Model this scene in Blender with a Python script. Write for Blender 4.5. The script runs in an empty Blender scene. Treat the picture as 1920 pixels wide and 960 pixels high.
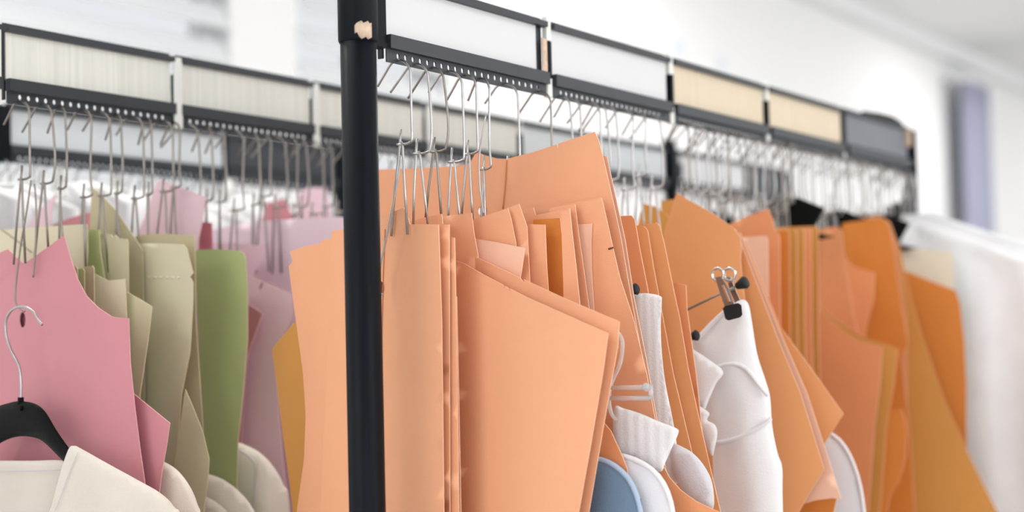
import bpy, bmesh, math, random
from mathutils import Vector, Matrix
from mathutils.geometry import delaunay_2d_cdt
random.seed(7)
S = bpy.context.scene
COL = S.collection
V = Vector

# ---------------------------------------------------------------- camera
F = 2800.0
_r, _p = math.radians(1.43), math.radians(3.02)
CR = V((math.cos(_r), 0, -math.sin(_r))); _u = V((math.sin(_r), 0, math.cos(_r))); _f = V((0, 1, 0))
CF = _f*math.cos(_p) + _u*math.sin(_p); CU = _u*math.cos(_p) - _f*math.sin(_p)
C0 = V((0, 0, 1.5))
cam_d = bpy.data.cameras.new('camera'); cam = bpy.data.objects.new('camera', cam_d); COL.objects.link(cam)
cam_d.sensor_width = 36; cam_d.lens = F/1920*36; cam_d.clip_start = 0.05
cam.matrix_world = Matrix(((CR.x, CU.x, -CF.x, C0.x), (CR.y, CU.y, -CF.y, C0.y), (CR.z, CU.z, -CF.z, C0.z), (0, 0, 0, 1)))
cam_d.dof.use_dof = True; cam_d.dof.focus_distance = 1.29; cam_d.dof.aperture_fstop = 3.1
S.camera = cam

def ray(x, y): return CF*F + CR*(x-960) - CU*(y-480)
def at(x, y, D): return C0 + ray(x, y)*(D/F)
RD = ray(2870, 580); RD.z = 0; RD.normalize()              # direction in which every rail runs
NB = V((-RD.y, RD.x, 0))                                     # level, at right angles: away from the camera, to the left
UP = V((0, 0, 1))
def room(a, b, z): v = RD*a + NB*b; return V((v.x, v.y, z))

# ---------------------------------------------------------------- world, light, exposure
W = bpy.data.worlds.new('world'); S.world = W; W.use_nodes = True
W.node_tree.nodes['Background'].inputs[0].default_value = (0.93, 0.96, 1.0, 1); W.node_tree.nodes['Background'].inputs[1].default_value = 2.2
S.view_settings.view_transform = 'Standard'; S.view_settings.look = 'None'; S.view_settings.gamma = 1
S.view_settings.exposure = -1.30
S.view_settings.use_curve_mapping = False
A0, A1, B0, B1, HC = -3.0, 13.0, -4.6, 2.6, 3.03             # the room, in rail and cross-rail metres
def area(name, loc, direction, sx, sy, power, colour):
    l = bpy.data.lights.new(name, 'AREA'); l.shape = 'RECTANGLE'; l.size = sx; l.size_y = sy; l.energy = power; l.color = colour
    o = bpy.data.objects.new(name, l); COL.objects.link(o); o.location = loc
    o.rotation_euler = V(direction).to_track_quat('-Z', 'Y').to_euler(); return o
WINS = [(-2.2, -0.2), (0.5, 2.5), (3.6, 5.6), (6.6, 8.6), (9.6, 11.6)]
for a, b in WINS:                                            # daylight coming in at the windows behind the camera
    area('window_daylight', room((a+b)/2, B0+0.03, 1.9), NB - UP*0.12, 1.9, 1.7, 120, (0.97, 0.98, 1.0))
area('window_daylight', room(A0+0.03, 0.3, 1.9), RD - UP*0.1, 2.6, 1.7, 70, (0.97, 0.98, 1.0))

# ---------------------------------------------------------------- materials
MATS = {}
def mat(name, col, rough=0.6, metal=0, var=0.0, scale=30, bump=0.0, bscale=200, stretch=None, spec=0.3, alpha=None, trans=0, sheen=0):
    if name in MATS: return MATS[name]
    m = bpy.data.materials.new(name); m.use_nodes = True; nt = m.node_tree; b = nt.nodes['Principled BSDF']
    b.inputs['Base Color'].default_value = (*col, 1); b.inputs['Roughness'].default_value = rough; b.inputs['Metallic'].default_value = metal
    b.inputs['Specular IOR Level'].default_value = spec
    if trans: b.inputs['Transmission Weight'].default_value = trans; b.inputs['IOR'].default_value = 1.35
    if sheen: b.inputs['Sheen Weight'].default_value = sheen
    if var or bump:
        tc = nt.nodes.new('ShaderNodeTexCoord'); mp = nt.nodes.new('ShaderNodeMapping')
        if stretch: mp.inputs['Scale'].default_value = stretch
        nt.links.new(tc.outputs['Object'], mp.inputs[0])
    if var:
        n = nt.nodes.new('ShaderNodeTexNoise'); n.inputs['Scale'].default_value = scale; n.inputs['Detail'].default_value = 5
        nt.links.new(mp.outputs[0], n.inputs['Vector'])
        r = nt.nodes.new('ShaderNodeValToRGB')
        r.color_ramp.elements[0].position = 0.3; r.color_ramp.elements[1].position = 0.7
        r.color_ramp.elements[0].color = (*[max(0, c*(1-var)) for c in col], 1); r.color_ramp.elements[1].color = (*[min(1, c*(1+var)) for c in col], 1)
        nt.links.new(n.outputs['Fac'], r.inputs[0]); nt.links.new(r.outputs[0], b.inputs['Base Color'])
    if bump:
        n2 = nt.nodes.new('ShaderNodeTexNoise'); n2.inputs['Scale'].default_value = bscale; n2.inputs['Detail'].default_value = 3
        nt.links.new(mp.outputs[0], n2.inputs['Vector'])
        bp = nt.nodes.new('ShaderNodeBump'); bp.inputs['Strength'].default_value = bump; bp.inputs['Distance'].default_value = 0.001
        nt.links.new(n2.outputs['Fac'], bp.inputs['Height']); nt.links.new(bp.outputs[0], b.inputs['Normal'])
    MATS[name] = m; return m
def card_mat(name, col): return mat(name, col, 0.55, var=0.035, scale=9, bump=0.12, bscale=900)
PEACH = card_mat('peach_card', (0.86, 0.415, 0.23)); PEACHO = card_mat('warm_peach_card', (0.83, 0.38, 0.155)); ORANGE = card_mat('orange_card', (0.80, 0.325, 0.145))
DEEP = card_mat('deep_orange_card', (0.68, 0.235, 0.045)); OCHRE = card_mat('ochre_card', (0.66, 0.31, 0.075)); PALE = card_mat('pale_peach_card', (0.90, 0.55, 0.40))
RIM_O = card_mat('orange_card_cut_edge', (0.90, 0.56, 0.38))
PINK = card_mat('pink_card', (0.61, 0.25, 0.285)); PINKP = card_mat('pale_pink_card', (0.88, 0.64, 0.71)); PINKW = card_mat('whitish_pink_card', (0.88, 0.70, 0.78)); ROSE = card_mat('rose_card', (0.58, 0.20, 0.24))
RIM_P = card_mat('pink_card_cut_edge', (0.80, 0.48, 0.48))
SAGE = card_mat('sage_card', (0.63, 0.59, 0.39)); GREEN = card_mat('green_card', (0.47, 0.53, 0.24)); OLIVE = card_mat('olive_card', (0.55, 0.48, 0.31)); CREAMG = card_mat('cream_green_card', (0.71, 0.66, 0.47))
RIM_G = card_mat('green_card_cut_edge', (0.74, 0.66, 0.45))
CREAMC = card_mat('cream_card', (0.80, 0.74, 0.60))
def cloth(name, col): return mat(name, col, 0.9, var=0.03, scale=25, bump=0.35, bscale=700, spec=0.1, sheen=0.2)
CREAM_LIT = cloth('cream_cotton_lit', (0.88, 0.81, 0.72)); CREAM = cloth('cream_cotton', (0.70, 0.635, 0.56)); WHITE = cloth('white_cotton', (0.82, 0.81, 0.82)); LILAC = cloth('grey_white_jersey', (0.74, 0.73, 0.77)); BLUE = cloth('blue_jersey', (0.155, 0.225, 0.32))  # first is cream cotton lightened to stand in for light blocked at the rear
BLUER = cloth('pale_blue_binding', (0.42, 0.52, 0.66)); LAV = cloth('lavender_fabric', (0.36, 0.37, 0.48)); LAVP = cloth('pale_lavender_fabric', (0.6, 0.6, 0.72))
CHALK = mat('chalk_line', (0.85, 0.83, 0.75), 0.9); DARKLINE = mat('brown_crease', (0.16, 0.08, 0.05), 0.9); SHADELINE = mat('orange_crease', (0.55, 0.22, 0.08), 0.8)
GREYSEAM = mat('seam_thread', (0.62, 0.60, 0.62), 0.9)
STEEL = mat('steel_wire', (0.46, 0.45, 0.445), 0.32, 1, var=0.15, scale=60); WARMSTEEL = mat('dull_brownish_steel', (0.30, 0.275, 0.25), 0.4, 1, var=0.15, scale=60)
BLACK = mat('black_painted_steel', (0.004, 0.006, 0.009), 0.42, 0.0, var=0.25, scale=40, spec=0.11, stretch=(8, 8, 0.3), bump=0.1, bscale=60)
GREYM = mat('grey_painted_steel', (0.035, 0.039, 0.046), 0.45, 0, var=0.1, scale=30, spec=0.35); SHADEDP = mat('shaded_grey_sheet_steel', (0.06, 0.065, 0.075), 0.5, 0, var=0.06, scale=20); GREYP = mat('blue_grey_sheet_steel', (0.15, 0.16, 0.185), 0.5, 0, var=0.06, scale=20, spec=0.5)  # darker sheet steel copy paints in the missing light on the far plates
BLACKPL = mat('black_plastic', (0.003, 0.0035, 0.0035), 0.45, 0, bump=0.15, bscale=500, spec=0.10); RUBBER = mat('black_rubber', (0.012, 0.012, 0.014), 0.6, spec=0.3)
PAPERW = mat('white_paper_insert', (0.73, 0.73, 0.74), 0.7, var=0.02, scale=5); PAPERC = mat('cream_paper_insert', (0.72, 0.61, 0.455), 0.7, var=0.05, scale=14, stretch=(14, 14, 0.2)); PAPERR = mat('ribbed_paper_insert', (0.84, 0.84, 0.77), 0.7, var=0.07, scale=16, stretch=(14, 14, 0.15))
PAPERB = mat('pale_blue_paper_insert', (0.76, 0.81, 0.83), 0.7, var=0.02, scale=5)
CLIPW = mat('white_plastic_clip', (0.82, 0.84, 0.80), 0.4); TAPE = mat('tan_tape', (0.66, 0.50, 0.38), 0.7, var=0.2, scale=120); CLEAR = mat('clear_plastic', (0.97, 0.95, 0.95), 0.25, trans=0.65, spec=0.5)
CHROME = mat('chrome', (0.75, 0.73, 0.71), 0.15, 1)
WALLM = mat('white_wall_paint', (0.86, 0.86, 0.86), 0.85, var=0.012, scale=1.5, bump=0.05, bscale=80); CEILM = mat('white_ceiling_paint', (0.83, 0.84, 0.84), 0.9, var=0.01, scale=1); FLOORM = mat('pale_floor', (0.55, 0.53, 0.51), 0.5, var=0.08, scale=3)
FRAMEM = mat('white_window_frame', (0.75, 0.76, 0.77), 0.4); GLASS = mat('window_glass', (1, 1, 1), 0.02, trans=1.0, spec=0.5)
BLUEMARK = mat('pale_blue_shadow_mark', (0.77, 0.80, 0.84), 0.8)
_b = LAV.node_tree.nodes['Principled BSDF']

# ---------------------------------------------------------------- helpers
def tag(o, label=None, cat=None, group=None, kind=None):
    if label: o['label'] = label
    if cat: o['category'] = cat
    if group: o['group'] = group
    if kind: o['kind'] = kind
    return o
def link(name, me, mats, parent=None, loc=None):
    for m in (mats if isinstance(mats, (list, tuple)) else [mats]): me.materials.append(m)
    o = bpy.data.objects.new(name, me); COL.objects.link(o)
    if loc is not None: o.location = loc
    if parent is not None: o.parent = parent
    return o
def empty(name, loc):
    o = bpy.data.objects.new(name, None); COL.objects.link(o); o.location = loc; o.empty_display_size = 0.02; return o
class MB:
    """collects shapes in world space, then makes ONE mesh"""
    def __init__(s): s.v = []; s.f = []; s.sm = []
    def add(s, vs, fs, smooth=False):
        k = len(s.v); s.v += [tuple(v) for v in vs]; s.f += [tuple(i+k for i in f) for f in fs]; s.sm += [smooth]*len(fs); return s
    def box(s, c, ax, ay, az):
        vs = [c + ax*i + ay*j + az*k for i in (-1, 1) for j in (-1, 1) for k in (-1, 1)]
        return s.add(vs, [(0, 1, 3, 2), (4, 6, 7, 5), (0, 4, 5, 1), (2, 3, 7, 6), (0, 2, 6, 4), (1, 5, 7, 3)])
    def tube(s, pts, r, n=8, cap=True):
        pts = [V(p) for p in pts]; m = len(pts); vs = []
        rr = r if isinstance(r, (list, tuple)) else [r]*m
        t0 = (pts[1]-pts[0]).normalized(); ref = t0.orthogonal().normalized()
        for i, p in enumerate(pts):
            t = (pts[min(i+1, m-1)]-pts[max(i-1, 0)]).normalized()
            ref = (ref - t*ref.dot(t)).normalized(); b = t.cross(ref)
            vs += [p + (ref*math.cos(2*math.pi*k/n) + b*math.sin(2*math.pi*k/n))*rr[i] for k in range(n)]
        fs = [(i*n+k, i*n+(k+1) % n, (i+1)*n+(k+1) % n, (i+1)*n+k) for i in range(m-1) for k in range(n)]
        if cap: fs += [tuple(range(n-1, -1, -1)), tuple((m-1)*n+k for k in range(n))]
        return s.add(vs, fs, True)
    def build(s, name, mats, parent=None, loc=None, bevel=0):
        L = V(loc) if loc is not None else (parent_loc(parent) if parent is not None else V((0, 0, 0)))
        me = bpy.data.meshes.new(name); me.from_pydata([tuple(V(v)-L) for v in s.v], [], s.f); me.polygons.foreach_set('use_smooth', s.sm); me.update()
        bm = bmesh.new(); bm.from_mesh(me); bmesh.ops.recalc_face_normals(bm, faces=bm.faces); bm.to_mesh(me); bm.free()
        o = link(name, me, mats, parent, L if parent is None else None)
        if bevel:
            b = o.modifiers.new('bevel', 'BEVEL'); b.width = bevel; b.segments = 2; b.limit_method = 'ANGLE'
        return o
def parent_loc(p):
    L = V((0, 0, 0))
    while p is not None: L = L + V(p.location); p = p.parent
    return L
def spline(P, n=6, closed=False):
    P = [V(p) for p in P]; out = []; m = len(P)
    for i in range(m if closed else m-1):
        p0 = P[(i-1) % m] if closed or i > 0 else P[0]; p1 = P[i]; p2 = P[(i+1) % m]; p3 = P[(i+2) % m] if closed or i+2 < m else P[-1]
        for k in range(n):
            t = k/n; out.append(0.5*((2*p1)+(p2-p0)*t+(2*p0-5*p1+4*p2-p3)*t*t+(3*p1-p0-3*p2+p3)*t**3))
    if not closed: out.append(P[-1])
    return out

# ---------------------------------------------------------------- the rails, their places
RAIL = {1: at(721, 90, 1.25), 2: at(3, 100, 1.409), 3: at(15, 250, 1.87)}
def rp(rail, s, z=1.735): p = RAIL[rail] + RD*s; return V((p.x, p.y, z))
def s_of_x(rail, x, z=1.733):                                # rail position seen at picture column x
    lo, hi = -1.0, 4.0
    for _ in range(40):
        m = (lo+hi)/2; d = rp(rail, m, z)-C0; X = 960 + F*d.dot(CR)/d.dot(CF)
        if X < x: lo = m
        else: hi = m
    return m
class Surf:
    """a gently bent upright sheet hanging across a rail; turns outline points into places on it"""
    def __init__(s, rail, pos, yaw=0, curl=0, uc=0, wave=0, wl=0.05, lean=0, ph=0):
        s.O = rp(rail, pos, 1.735); a = math.radians(yaw)
        U0 = -NB; s.U = U0*math.cos(a) + RD*math.sin(a); s.N = -(RD*math.cos(a) - U0*math.sin(a)); s.N.z = 0
        s.curl, s.uc, s.wave, s.wl, s.lean, s.ph = curl, uc, wave, wl, lean, ph
    def h(s, u, z): return s.curl*(u-s.uc)**2 + s.lean*(-z) + (s.wave*math.sin(u*2*math.pi/s.wl+s.ph+z*3) if s.wave else 0)
    def px(s, x, y, off=0.0):
        d = ray(x, y); h = 0
        for _ in range(7):
            t = (s.O + s.N*(h+off) - C0).dot(s.N)/d.dot(s.N); p = C0 + d*t; q = p - s.O
            h = s.h(q.dot(s.U), q.z)
        return p
    def uz(s, u, z, off=0.0): return s.O + s.U*u + UP*z + s.N*(s.h(u, z)+off)
def inside(p, poly):
    c = False; n = len(poly)
    for i in range(n):
        a, b = poly[i], poly[i-1]
        if (a[1] > p[1]) != (b[1] > p[1]) and p[0] < (b[0]-a[0])*(p[1]-a[1])/(b[1]-a[1])+a[0]: c = not c
    return c
def segd(p, a, b):
    ax, ay = b[0]-a[0], b[1]-a[1]; L = ax*ax+ay*ay or 1e-9
    t = max(0, min(1, ((p[0]-a[0])*ax+(p[1]-a[1])*ay)/L)); return math.hypot(p[0]-a[0]-ax*t, p[1]-a[1]-ay*t)
def sheet(pts, surf, grid=26, holes=(), bulge=0, thick=0, smooth=False):
    """triangulated outline laid on the surface; bulge > 0 closes it into a soft body"""
    if smooth: pts = [(p.x, p.y) for p in spline([V((x, y, 0)) for x, y in pts], 4, True)]
    else:
        q = []
        for i, a in enumerate(pts):
            b = pts[(i+1) % len(pts)]; n = max(1, int(math.hypot(b[0]-a[0], b[1]-a[1])/(grid*1.0)))
            q += [(a[0]+(b[0]-a[0])*k/n, a[1]+(b[1]-a[1])*k/n) for k in range(n)]
        pts = q
    vs = [V(p) for p in pts]; n = len(vs); loops = [list(pts)]
    edges = [(i, (i+1) % n) for i in range(n)]
    for cx, cy, rx, ry in holes:
        k = len(vs); hp = [(cx+rx*math.cos(t*math.pi/6), cy+ry*math.sin(t*math.pi/6)) for t in range(12)]; loops.append(hp)
        vs += [V(p) for p in hp]; edges += [(k+i, k+(i+1) % 12) for i in range(12)]
    nb = len(vs)
    x0 = min(p[0] for p in pts); x1 = max(p[0] for p in pts); y0 = min(p[1] for p in pts); y1 = max(p[1] for p in pts)
    y = y0 + grid*0.5; r = 0
    while y < y1:
        x = x0 + grid*(0.5 if r % 2 else 1.0)
        while x < x1:
            if inside((x, y), pts) and all(not inside((x, y), h) for h in loops[1:]) and all(segd((x, y), L[i], L[i-1]) > grid*0.45 for L in loops for i in range(len(L))): vs.append(V((x, y)))
            x += grid
        y += grid; r += 1
    co, _, fa, ov, _, _ = delaunay_2d_cdt(vs, edges, [], 0, 1e-4)
    fs = []
    for f in fa:
        cx = sum(co[i].x for i in f)/3; cy = sum(co[i].y for i in f)/3
        if inside((cx, cy), pts) and not any(inside((cx, cy), h) for h in loops[1:]): fs.append(tuple(f))
    if not bulge:                                             # stiff card: front, back and a cut edge of its own
        fr_ = [surf.px(c.x, c.y) for c in co]; bk = [p - surf.N*thick for p in fr_]; m = len(co)
        area2 = sum((co[f[1]].x-co[f[0]].x)*(co[f[2]].y-co[f[0]].y)-(co[f[2]].x-co[f[0]].x)*(co[f[1]].y-co[f[0]].y) for f in fs)
        if area2 > 0: fs = [tuple(reversed(f)) for f in fs]
        E_ = set((f[i], f[(i+1) % 3]) for f in fs for i in range(3)); rim = []; vv = fr_+bk; rf = []
        for a, b in sorted(E_):
            if (b, a) not in E_: k = len(vv); vv += [fr_[a], fr_[b], bk[b], bk[a]]; rf.append((k+1, k, k+3, k+2))
        return vv, fs + [tuple(i+m for i in reversed(f)) for f in fs] + rf, len(fs)*2
    dist = [min(segd((c.x, c.y), L[i], L[i-1]) for L in loops for i in range(len(L))) for c in co]
    top, bot = [], []
    for c, d in zip(co, dist):
        w = math.sqrt(min(1, d/55.0)); w = w*(1.0) + 0.0
        top.append(surf.px(c.x, c.y, 0.0012 + bulge*w)); bot.append(surf.px(c.x, c.y, -0.0012 - bulge*w*0.4))
    m = len(co); F2 = fs + [tuple(i+m for i in reversed(f)) for f in fs]
    cnt = {}
    for f in fs:
        for i in range(3):
            e = (f[i], f[(i+1) % 3]); cnt[e] = 1
    for (a, b) in list(cnt):
        if (b, a) not in cnt: F2.append((b, a, a+m, b+m))
    return top+bot, F2
GRP = {}
def make_sheet(name, label, cat, group, m, rim, rail, s, pts, yaw=0, curl=0.35, uc=-0.02, thick=0.0009, grid=18, holes=(), bulge=0, smooth=False, parent=None, **kw):
    sf = kw.pop('surf', None) or Surf(rail, s, yaw, -curl, uc, **kw)
    res = sheet(pts, sf, grid, holes, bulge, thick, smooth); vs, fs = res[:2]; ns = res[2] if len(res) > 2 else len(fs)
    top = max(vs, key=lambda v: v.z); L = V(top)
    if parent is not None: L = parent_loc(parent)
    me = bpy.data.meshes.new(name); me.from_pydata([tuple(v-L) for v in vs], [], fs); me.update()
    if bulge:
        bm = bmesh.new(); bm.from_mesh(me); bmesh.ops.recalc_face_normals(bm, faces=bm.faces); bm.to_mesh(me); bm.free()
    for i, p in enumerate(me.polygons): p.use_smooth = i < ns; p.material_index = 0 if i < ns else 1
    o = link(name, me, [m, rim or m], parent, L if parent is None else None)
    if parent is None: tag(o, label, cat, group)
    elif label: o['label'] = label
    o_surf[o.name] = sf
    return o
o_surf = {}
GO, GP, GG = 'orange and peach pattern cards on the front rack', 'pink pattern cards on the middle rack', 'green pattern cards on the middle rack'
def card(label, m, s, pts, rail=1, **kw):
    rim, g = (RIM_O, GO) if rail == 1 else ((RIM_P, GP) if m in (PINK, PINKP, PINKW, ROSE) else (RIM_G, GG))
    if m is CREAMC: rim = CREAMC
    return make_sheet('pattern_card', label, 'pattern card', g, m, rim, rail, s, pts, **kw)
def stroke(o, name, pts, m, r=0.0006, off=0.0008, dash=0, label=None):
    """a thin raised line (chalk, seam, crease) lying on a sheet"""
    sf = o_surf[o.name]; mb = MB(); Q = []
    base = spline([V((x, y, 0)) for x, y in pts], 2)
    for i in range(len(base)-1):
        n = max(1, int((base[i+1]-base[i]).length/(3 if dash else 8))); Q += [base[i].lerp(base[i+1], k/n) for k in range(n)]
    Q.append(base[-1]); P = [sf.px(v.x, v.y, off) for v in Q]
    if dash:
        L = len(P)/dash
        for k in range(dash):
            D_ = P[int(k*L):max(int(k*L)+2, int(k*L+L*.7))]
            if len(D_) > 1: mb.tube(D_, r, 5)
    else: mb.tube(P, r, 5)
    c = mb.build(name, m, o)
    if label: c['label'] = label
    return c

# ---------------------------------------------------------------- the room
def struct(o): o['kind'] = 'structure'; return o
def rbox(mb, a0, a1, b0, b1, z0, z1): mb.box(room((a0+a1)/2, (b0+b1)/2, (z0+z1)/2), RD*((a1-a0)/2), NB*((b1-b0)/2), UP*((z1-z0)/2))
def simple(name, m, *boxes):
    mb = MB()
    for b in boxes: rbox(mb, *b)
    c = boxes[0]; return struct(mb.build(name, m, loc=room((c[0]+c[1])/2, (c[2]+c[3])/2, c[4])))
simple('floor', FLOORM, (A0-.2, A1+.2, B0-.2, B1+.2, -.1, 0))
simple('ceiling', CEILM, (A0-.2, A1+.2, B0-.2, B1+.2, HC, HC+.12))
def wall_holes(name, wins, z0, z1, b0, b1):
    bs = [(A0, A1, b0, b1, 0, z0), (A0, A1, b0, b1, z1, HC)]; e = [A0] + [v for w in wins for v in w] + [A1]
    bs += [(e[i], e[i+1], b0, b1, z0, z1) for i in range(0, len(e), 2)]
    simple(name, WALLM, *bs)
BW = [(1.25, 2.62), (2.86, 3.5)]
wall_holes('wall_back', BW, 1.0, 2.78, B1, B1+.15)
wall_holes('wall_front', WINS, 1.0, 2.8, B0-.15, B0)
simple('wall_right', WALLM, (A1, A1+.15, B0, B1, 0, HC)); 
simple('wall_left', WALLM, (A0-.15, A0, B0, -1.1, 0, HC), (A0-.15, A0, 1.7, B1, 0, HC), (A0-.15, A0, -1.1, 1.7, 0, 1.0), (A0-.15, A0, -1.1, 1.7, 2.8, HC))
simple('baseboard_back', FRAMEM, (A0, A1, B1-.02, B1, 0, .1)); simple('baseboard_right', FRAMEM, (A1-.02, A1, B0, B1-.02, 0, .1))
simple('trim_1', CEILM, (A0, A1, B1-.07, B1, HC-.09, HC))
def window(n, a0, a1, bc, z0, z1, slats=0):
    t = .04; mb = MB(); rbox(mb, a0, a1, bc-.03, bc+.03, z0, z0+t); rbox(mb, a0, a1, bc-.03, bc+.03, z1-t, z1)
    for a in (a0, a1-t, (a0+a1-t)/2): rbox(mb, a, a+t, bc-.03, bc+.03, z0+t, z1-t)
    w = struct(mb.build('window_%d' % n, FRAMEM, loc=room((a0+a1)/2, bc, z0)))
    for q in (0, 1):
        g = MB(); x0 = a0+t if q == 0 else (a0+a1+t)/2; x1 = (a0+a1-t)/2 if q == 0 else a1-t
        rbox(g, x0, x1, bc-.004, bc+.004, z0+t, z1-t); g.build('pane', GLASS, w)
    for k in range(slats):
        z = z0 + (k+.5)*(z1-z0)/slats; sl = MB(); sl.box(room((a0+a1)/2, bc-.075, z), RD*((a1-a0)/2-.01), NB*.018 + UP*.03, UP*.0015 - NB*.0015)
        sl.build('blind_slat', FRAMEM, w)
for i, (a, b) in enumerate(BW): window(i+1, a, b, B1+.08, 1.0, 2.78, 20)
for i, (a, b) in enumerate(WINS): window(i+3, a, b, B0-.08, 1.0, 2.8)

# ---------------------------------------------------------------- garment racks
NR = -NB                                                      # cross-rail direction towards the viewer's right
ZT, ZM, ZP, ZB = 1.8035, 1.753, 1.7415, 1.7305
def segment(rack, rail, s0, s1, insert, plain=False, extra=False, cover=None):
    """one box-like rail segment: upper lip, lower lip, perforated strip, paper insert"""
    P = lambda s, n, z: rp(rail, s, z) + NR*n
    mb = MB(); c = (s0+s1)/2; hl = (s1-s0)/2
    mb.box(P(c, -.004, (ZT+ZM)/2), RD*hl, NR*.001, UP*((ZT-ZM)/2+.004))                      # sheet behind the insert
    mb.box(P(c, .0, ZT-.0028), RD*hl, NR*.006, UP*.0026)                                     # upper lip
    mb.box(P(s1-.001, -.005, (ZT+ZB)/2), RD*.001, NR*.0025, UP*((ZT-ZB)/2-.0035))            # end plates
    mb.box(P(s0+.001, -.005, (ZT+ZB)/2), RD*.001, NR*.0025, UP*((ZT-ZB)/2-.0035))
    seg = mb.build('rail_segment', GREYM, rack)
    lb = MB(); lb.box(P(c, .0035, (ZM+ZP)/2+.0003), RD*hl, NR*.0035, UP*((ZM-ZP)/2)); lb.build('lower_lip', GREYM, seg)
    # perforated strip: one hole a centimetre, each a real opening
    mb = MB(); n = max(2, int(round((s1-s0)/.0102))); w = (s1-s0)/n; z0, z1, hz = ZB, ZP, ZB+.0068
    for i in range(n):
        cs = s0+w*(i+.5); ring = []; hole = []
        hole_on = 1 <= i < n-1
        for k in range(8):
            t = k*math.pi/4+math.pi/8; hole.append((cs+.0021*math.cos(t), hz+.0026*math.sin(t)))
        o = [(cs+w/2, hz+.0012), (cs+w*.3, z1), (cs-w*.3, z1), (cs-w/2, hz+.0012), (cs-w/2, hz-.0012), (cs-w*.3, z0), (cs+w*.3, z0), (cs+w/2, hz-.0012)]
        vs = [P(s, .0015, z) for s, z in o+hole] + [P(cs+w/2, .0015, z1), P(cs-w/2, .0015, z1), P(cs-w/2, .0015, z0), P(cs+w/2, .0015, z0)]
        fs = [(k, (k+1) % 8, 8+(k+1) % 8, 8+k) for k in range(8)] + [(0, 16, 1), (2, 17, 3), (4, 18, 5), (6, 19, 7)]
        if not hole_on: fs.append(tuple(range(8, 16)))
        mb.add(vs, fs)
    st = mb.build('perforated_strip', GREYM, seg); d = st.modifiers.new('solidify', 'SOLIDIFY'); d.thickness = .0012; d.offset = 0
    if insert:
        ib = MB(); e = .012 if extra else .001
        ib.box(P(c-e/2, -.0012, (ZT-.0056+ZM)/2), RD*(hl-e/2-.001), NR*.0009, UP*((ZT-.0056-ZM)/2+.0006)); ib.build('paper_insert', insert, seg)
    else:
        ib = MB(); ib.box(P(c, .0, (ZT+ZM)/2), RD*(hl-.004), NR*.0016, UP*((ZT-ZM)/2-.003)); ib.build('cover_plate', cover or GREYP, seg)
    if extra:
        tb = MB(); tb.box(P(s1-.0045, .004, (ZT+ZM)/2-.008), RD*.004, NR*.0006, UP*.016); tb.build('tape_strip', TAPE, seg)['label'] = 'tan paper tape wrapped on the segment end'
    return seg
def joint(rack, rail, s, white=True, full=False):
    P = lambda n, z: rp(rail, s, z) + NR*n
    mb = MB(); mb.box(P(0, ZM+.014), RD*.0028, NR*.004, UP*.0185); j = mb.build('joint_bracket', BLACK, rack, bevel=.0008)
    if white:
        cb = MB()
        if full: cb.box(P(.0045, (ZT+ZB)/2-.002), RD*.0058, NR*.0012, UP*.038)
        else:
            cb.box(P(.0, ZT-.006), RD*.004, NR*.003, UP*.012)
            c2_ = MB(); c2_.box(P(.0, ZM-.012), RD*.004, NR*.003, UP*.011); c2_.build('white_clip', CLIPW, j, bevel=.0008)
        cb.build('white_clip', CLIPW, j, bevel=.0008)
def post(rack, rail, s, z0, z1, r=.0148, collar=True, dx=None):
    base = rp(rail, s, z0); top = rp(rail, s, z1)
    mb = MB(); n = 28; mb.tube([base, base.lerp(top, .5), top], r, n); p = mb.build('post', BLACK, rack)
    if collar:
        cb = MB(); zc = 1.741; a = rp(rail, s, zc); cb.tube([a, a+UP*.002, a+UP*.12, a+UP*.122], [r+.0006, r+.0016, r+.0016, r+.0006], n); k = cb.build('collar', BLACK, p)
    fb = MB(); q = rp(rail, s, .01); fb.tube([q, q+UP*.02], [r*1.5, r*1.5], 16); fb.build('foot', RUBBER, p)
    return p
def foot_bar(rack, rail, s):
    mb = MB(); mb.box(rp(rail, s, .045), RD*.012, NR*.26, UP*.012); mb.build('foot_bar', BLACK, rack, bevel=.002)
# front rack
fr = empty('garment_rack', rp(1, .6, 0)); tag(fr, 'front black steel rack whose thick post stands in the foreground', 'garment rack', 'pattern racks')
PS = -.034
p1 = post(fr, 1, PS, .012, 1.95)
tb = MB()                                                     # peeling tan label on the collar, curved round it
c = rp(1, PS, 0); vs = []; fs = []
def col_angle(x):                                             # angle on the collar seen at column x
    best = None
    for k in range(400):
        t = -math.pi + k*math.pi/100/2
        p = c + V((math.cos(t), math.sin(t), 0))*.0172; p.z = 1.76; d = p-C0
        if V((math.cos(t), math.sin(t), 0)).dot(d) < 0:
            X = 960+F*d.dot(CR)/d.dot(CF)
            if best is None or abs(X-x) < best[0]: best = (abs(X-x), t)
    return best[1]
t0, t1 = col_angle(664), col_angle(697.0)
for i in range(9):
    t = t0+(t1-t0)*i/8; dd = V((math.cos(t), math.sin(t), 0))
    zl = 1.7415 + (.0045 if i in (0, 1) else 0) + .001*(i % 3); zh = 1.7565 - (.004 if i == 0 else 0) - .0009*((i*5) % 3)
    vs += [c+dd*.0169+UP*zl, c+dd*.0169+UP*zh]
fs = [(2*i, 2*i+2, 2*i+3, 2*i+1) for i in range(8)]
tb.add(vs, fs, True); lab = tb.build('peeled_label', TAPE, p1); lab['label'] = 'torn tan paper label on the collar'; dd_ = lab.modifiers.new('s', 'SOLIDIFY'); dd_.thickness = .0004
arm = MB(); arm.box(rp(1, -.012, 1.775), RD*.010, NR*.004, UP*.03); arm.box(rp(1, -.0125, 1.7435), RD*.0105, NR*.005, UP*.0022)
arm.build('post_bracket', BLACK, fr)
bounds = [0, .2515, .5035, .757, 1.0115, 1.272]
ins = [PAPERW, PAPERW, PAPERC, PAPERC, None]
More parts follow.
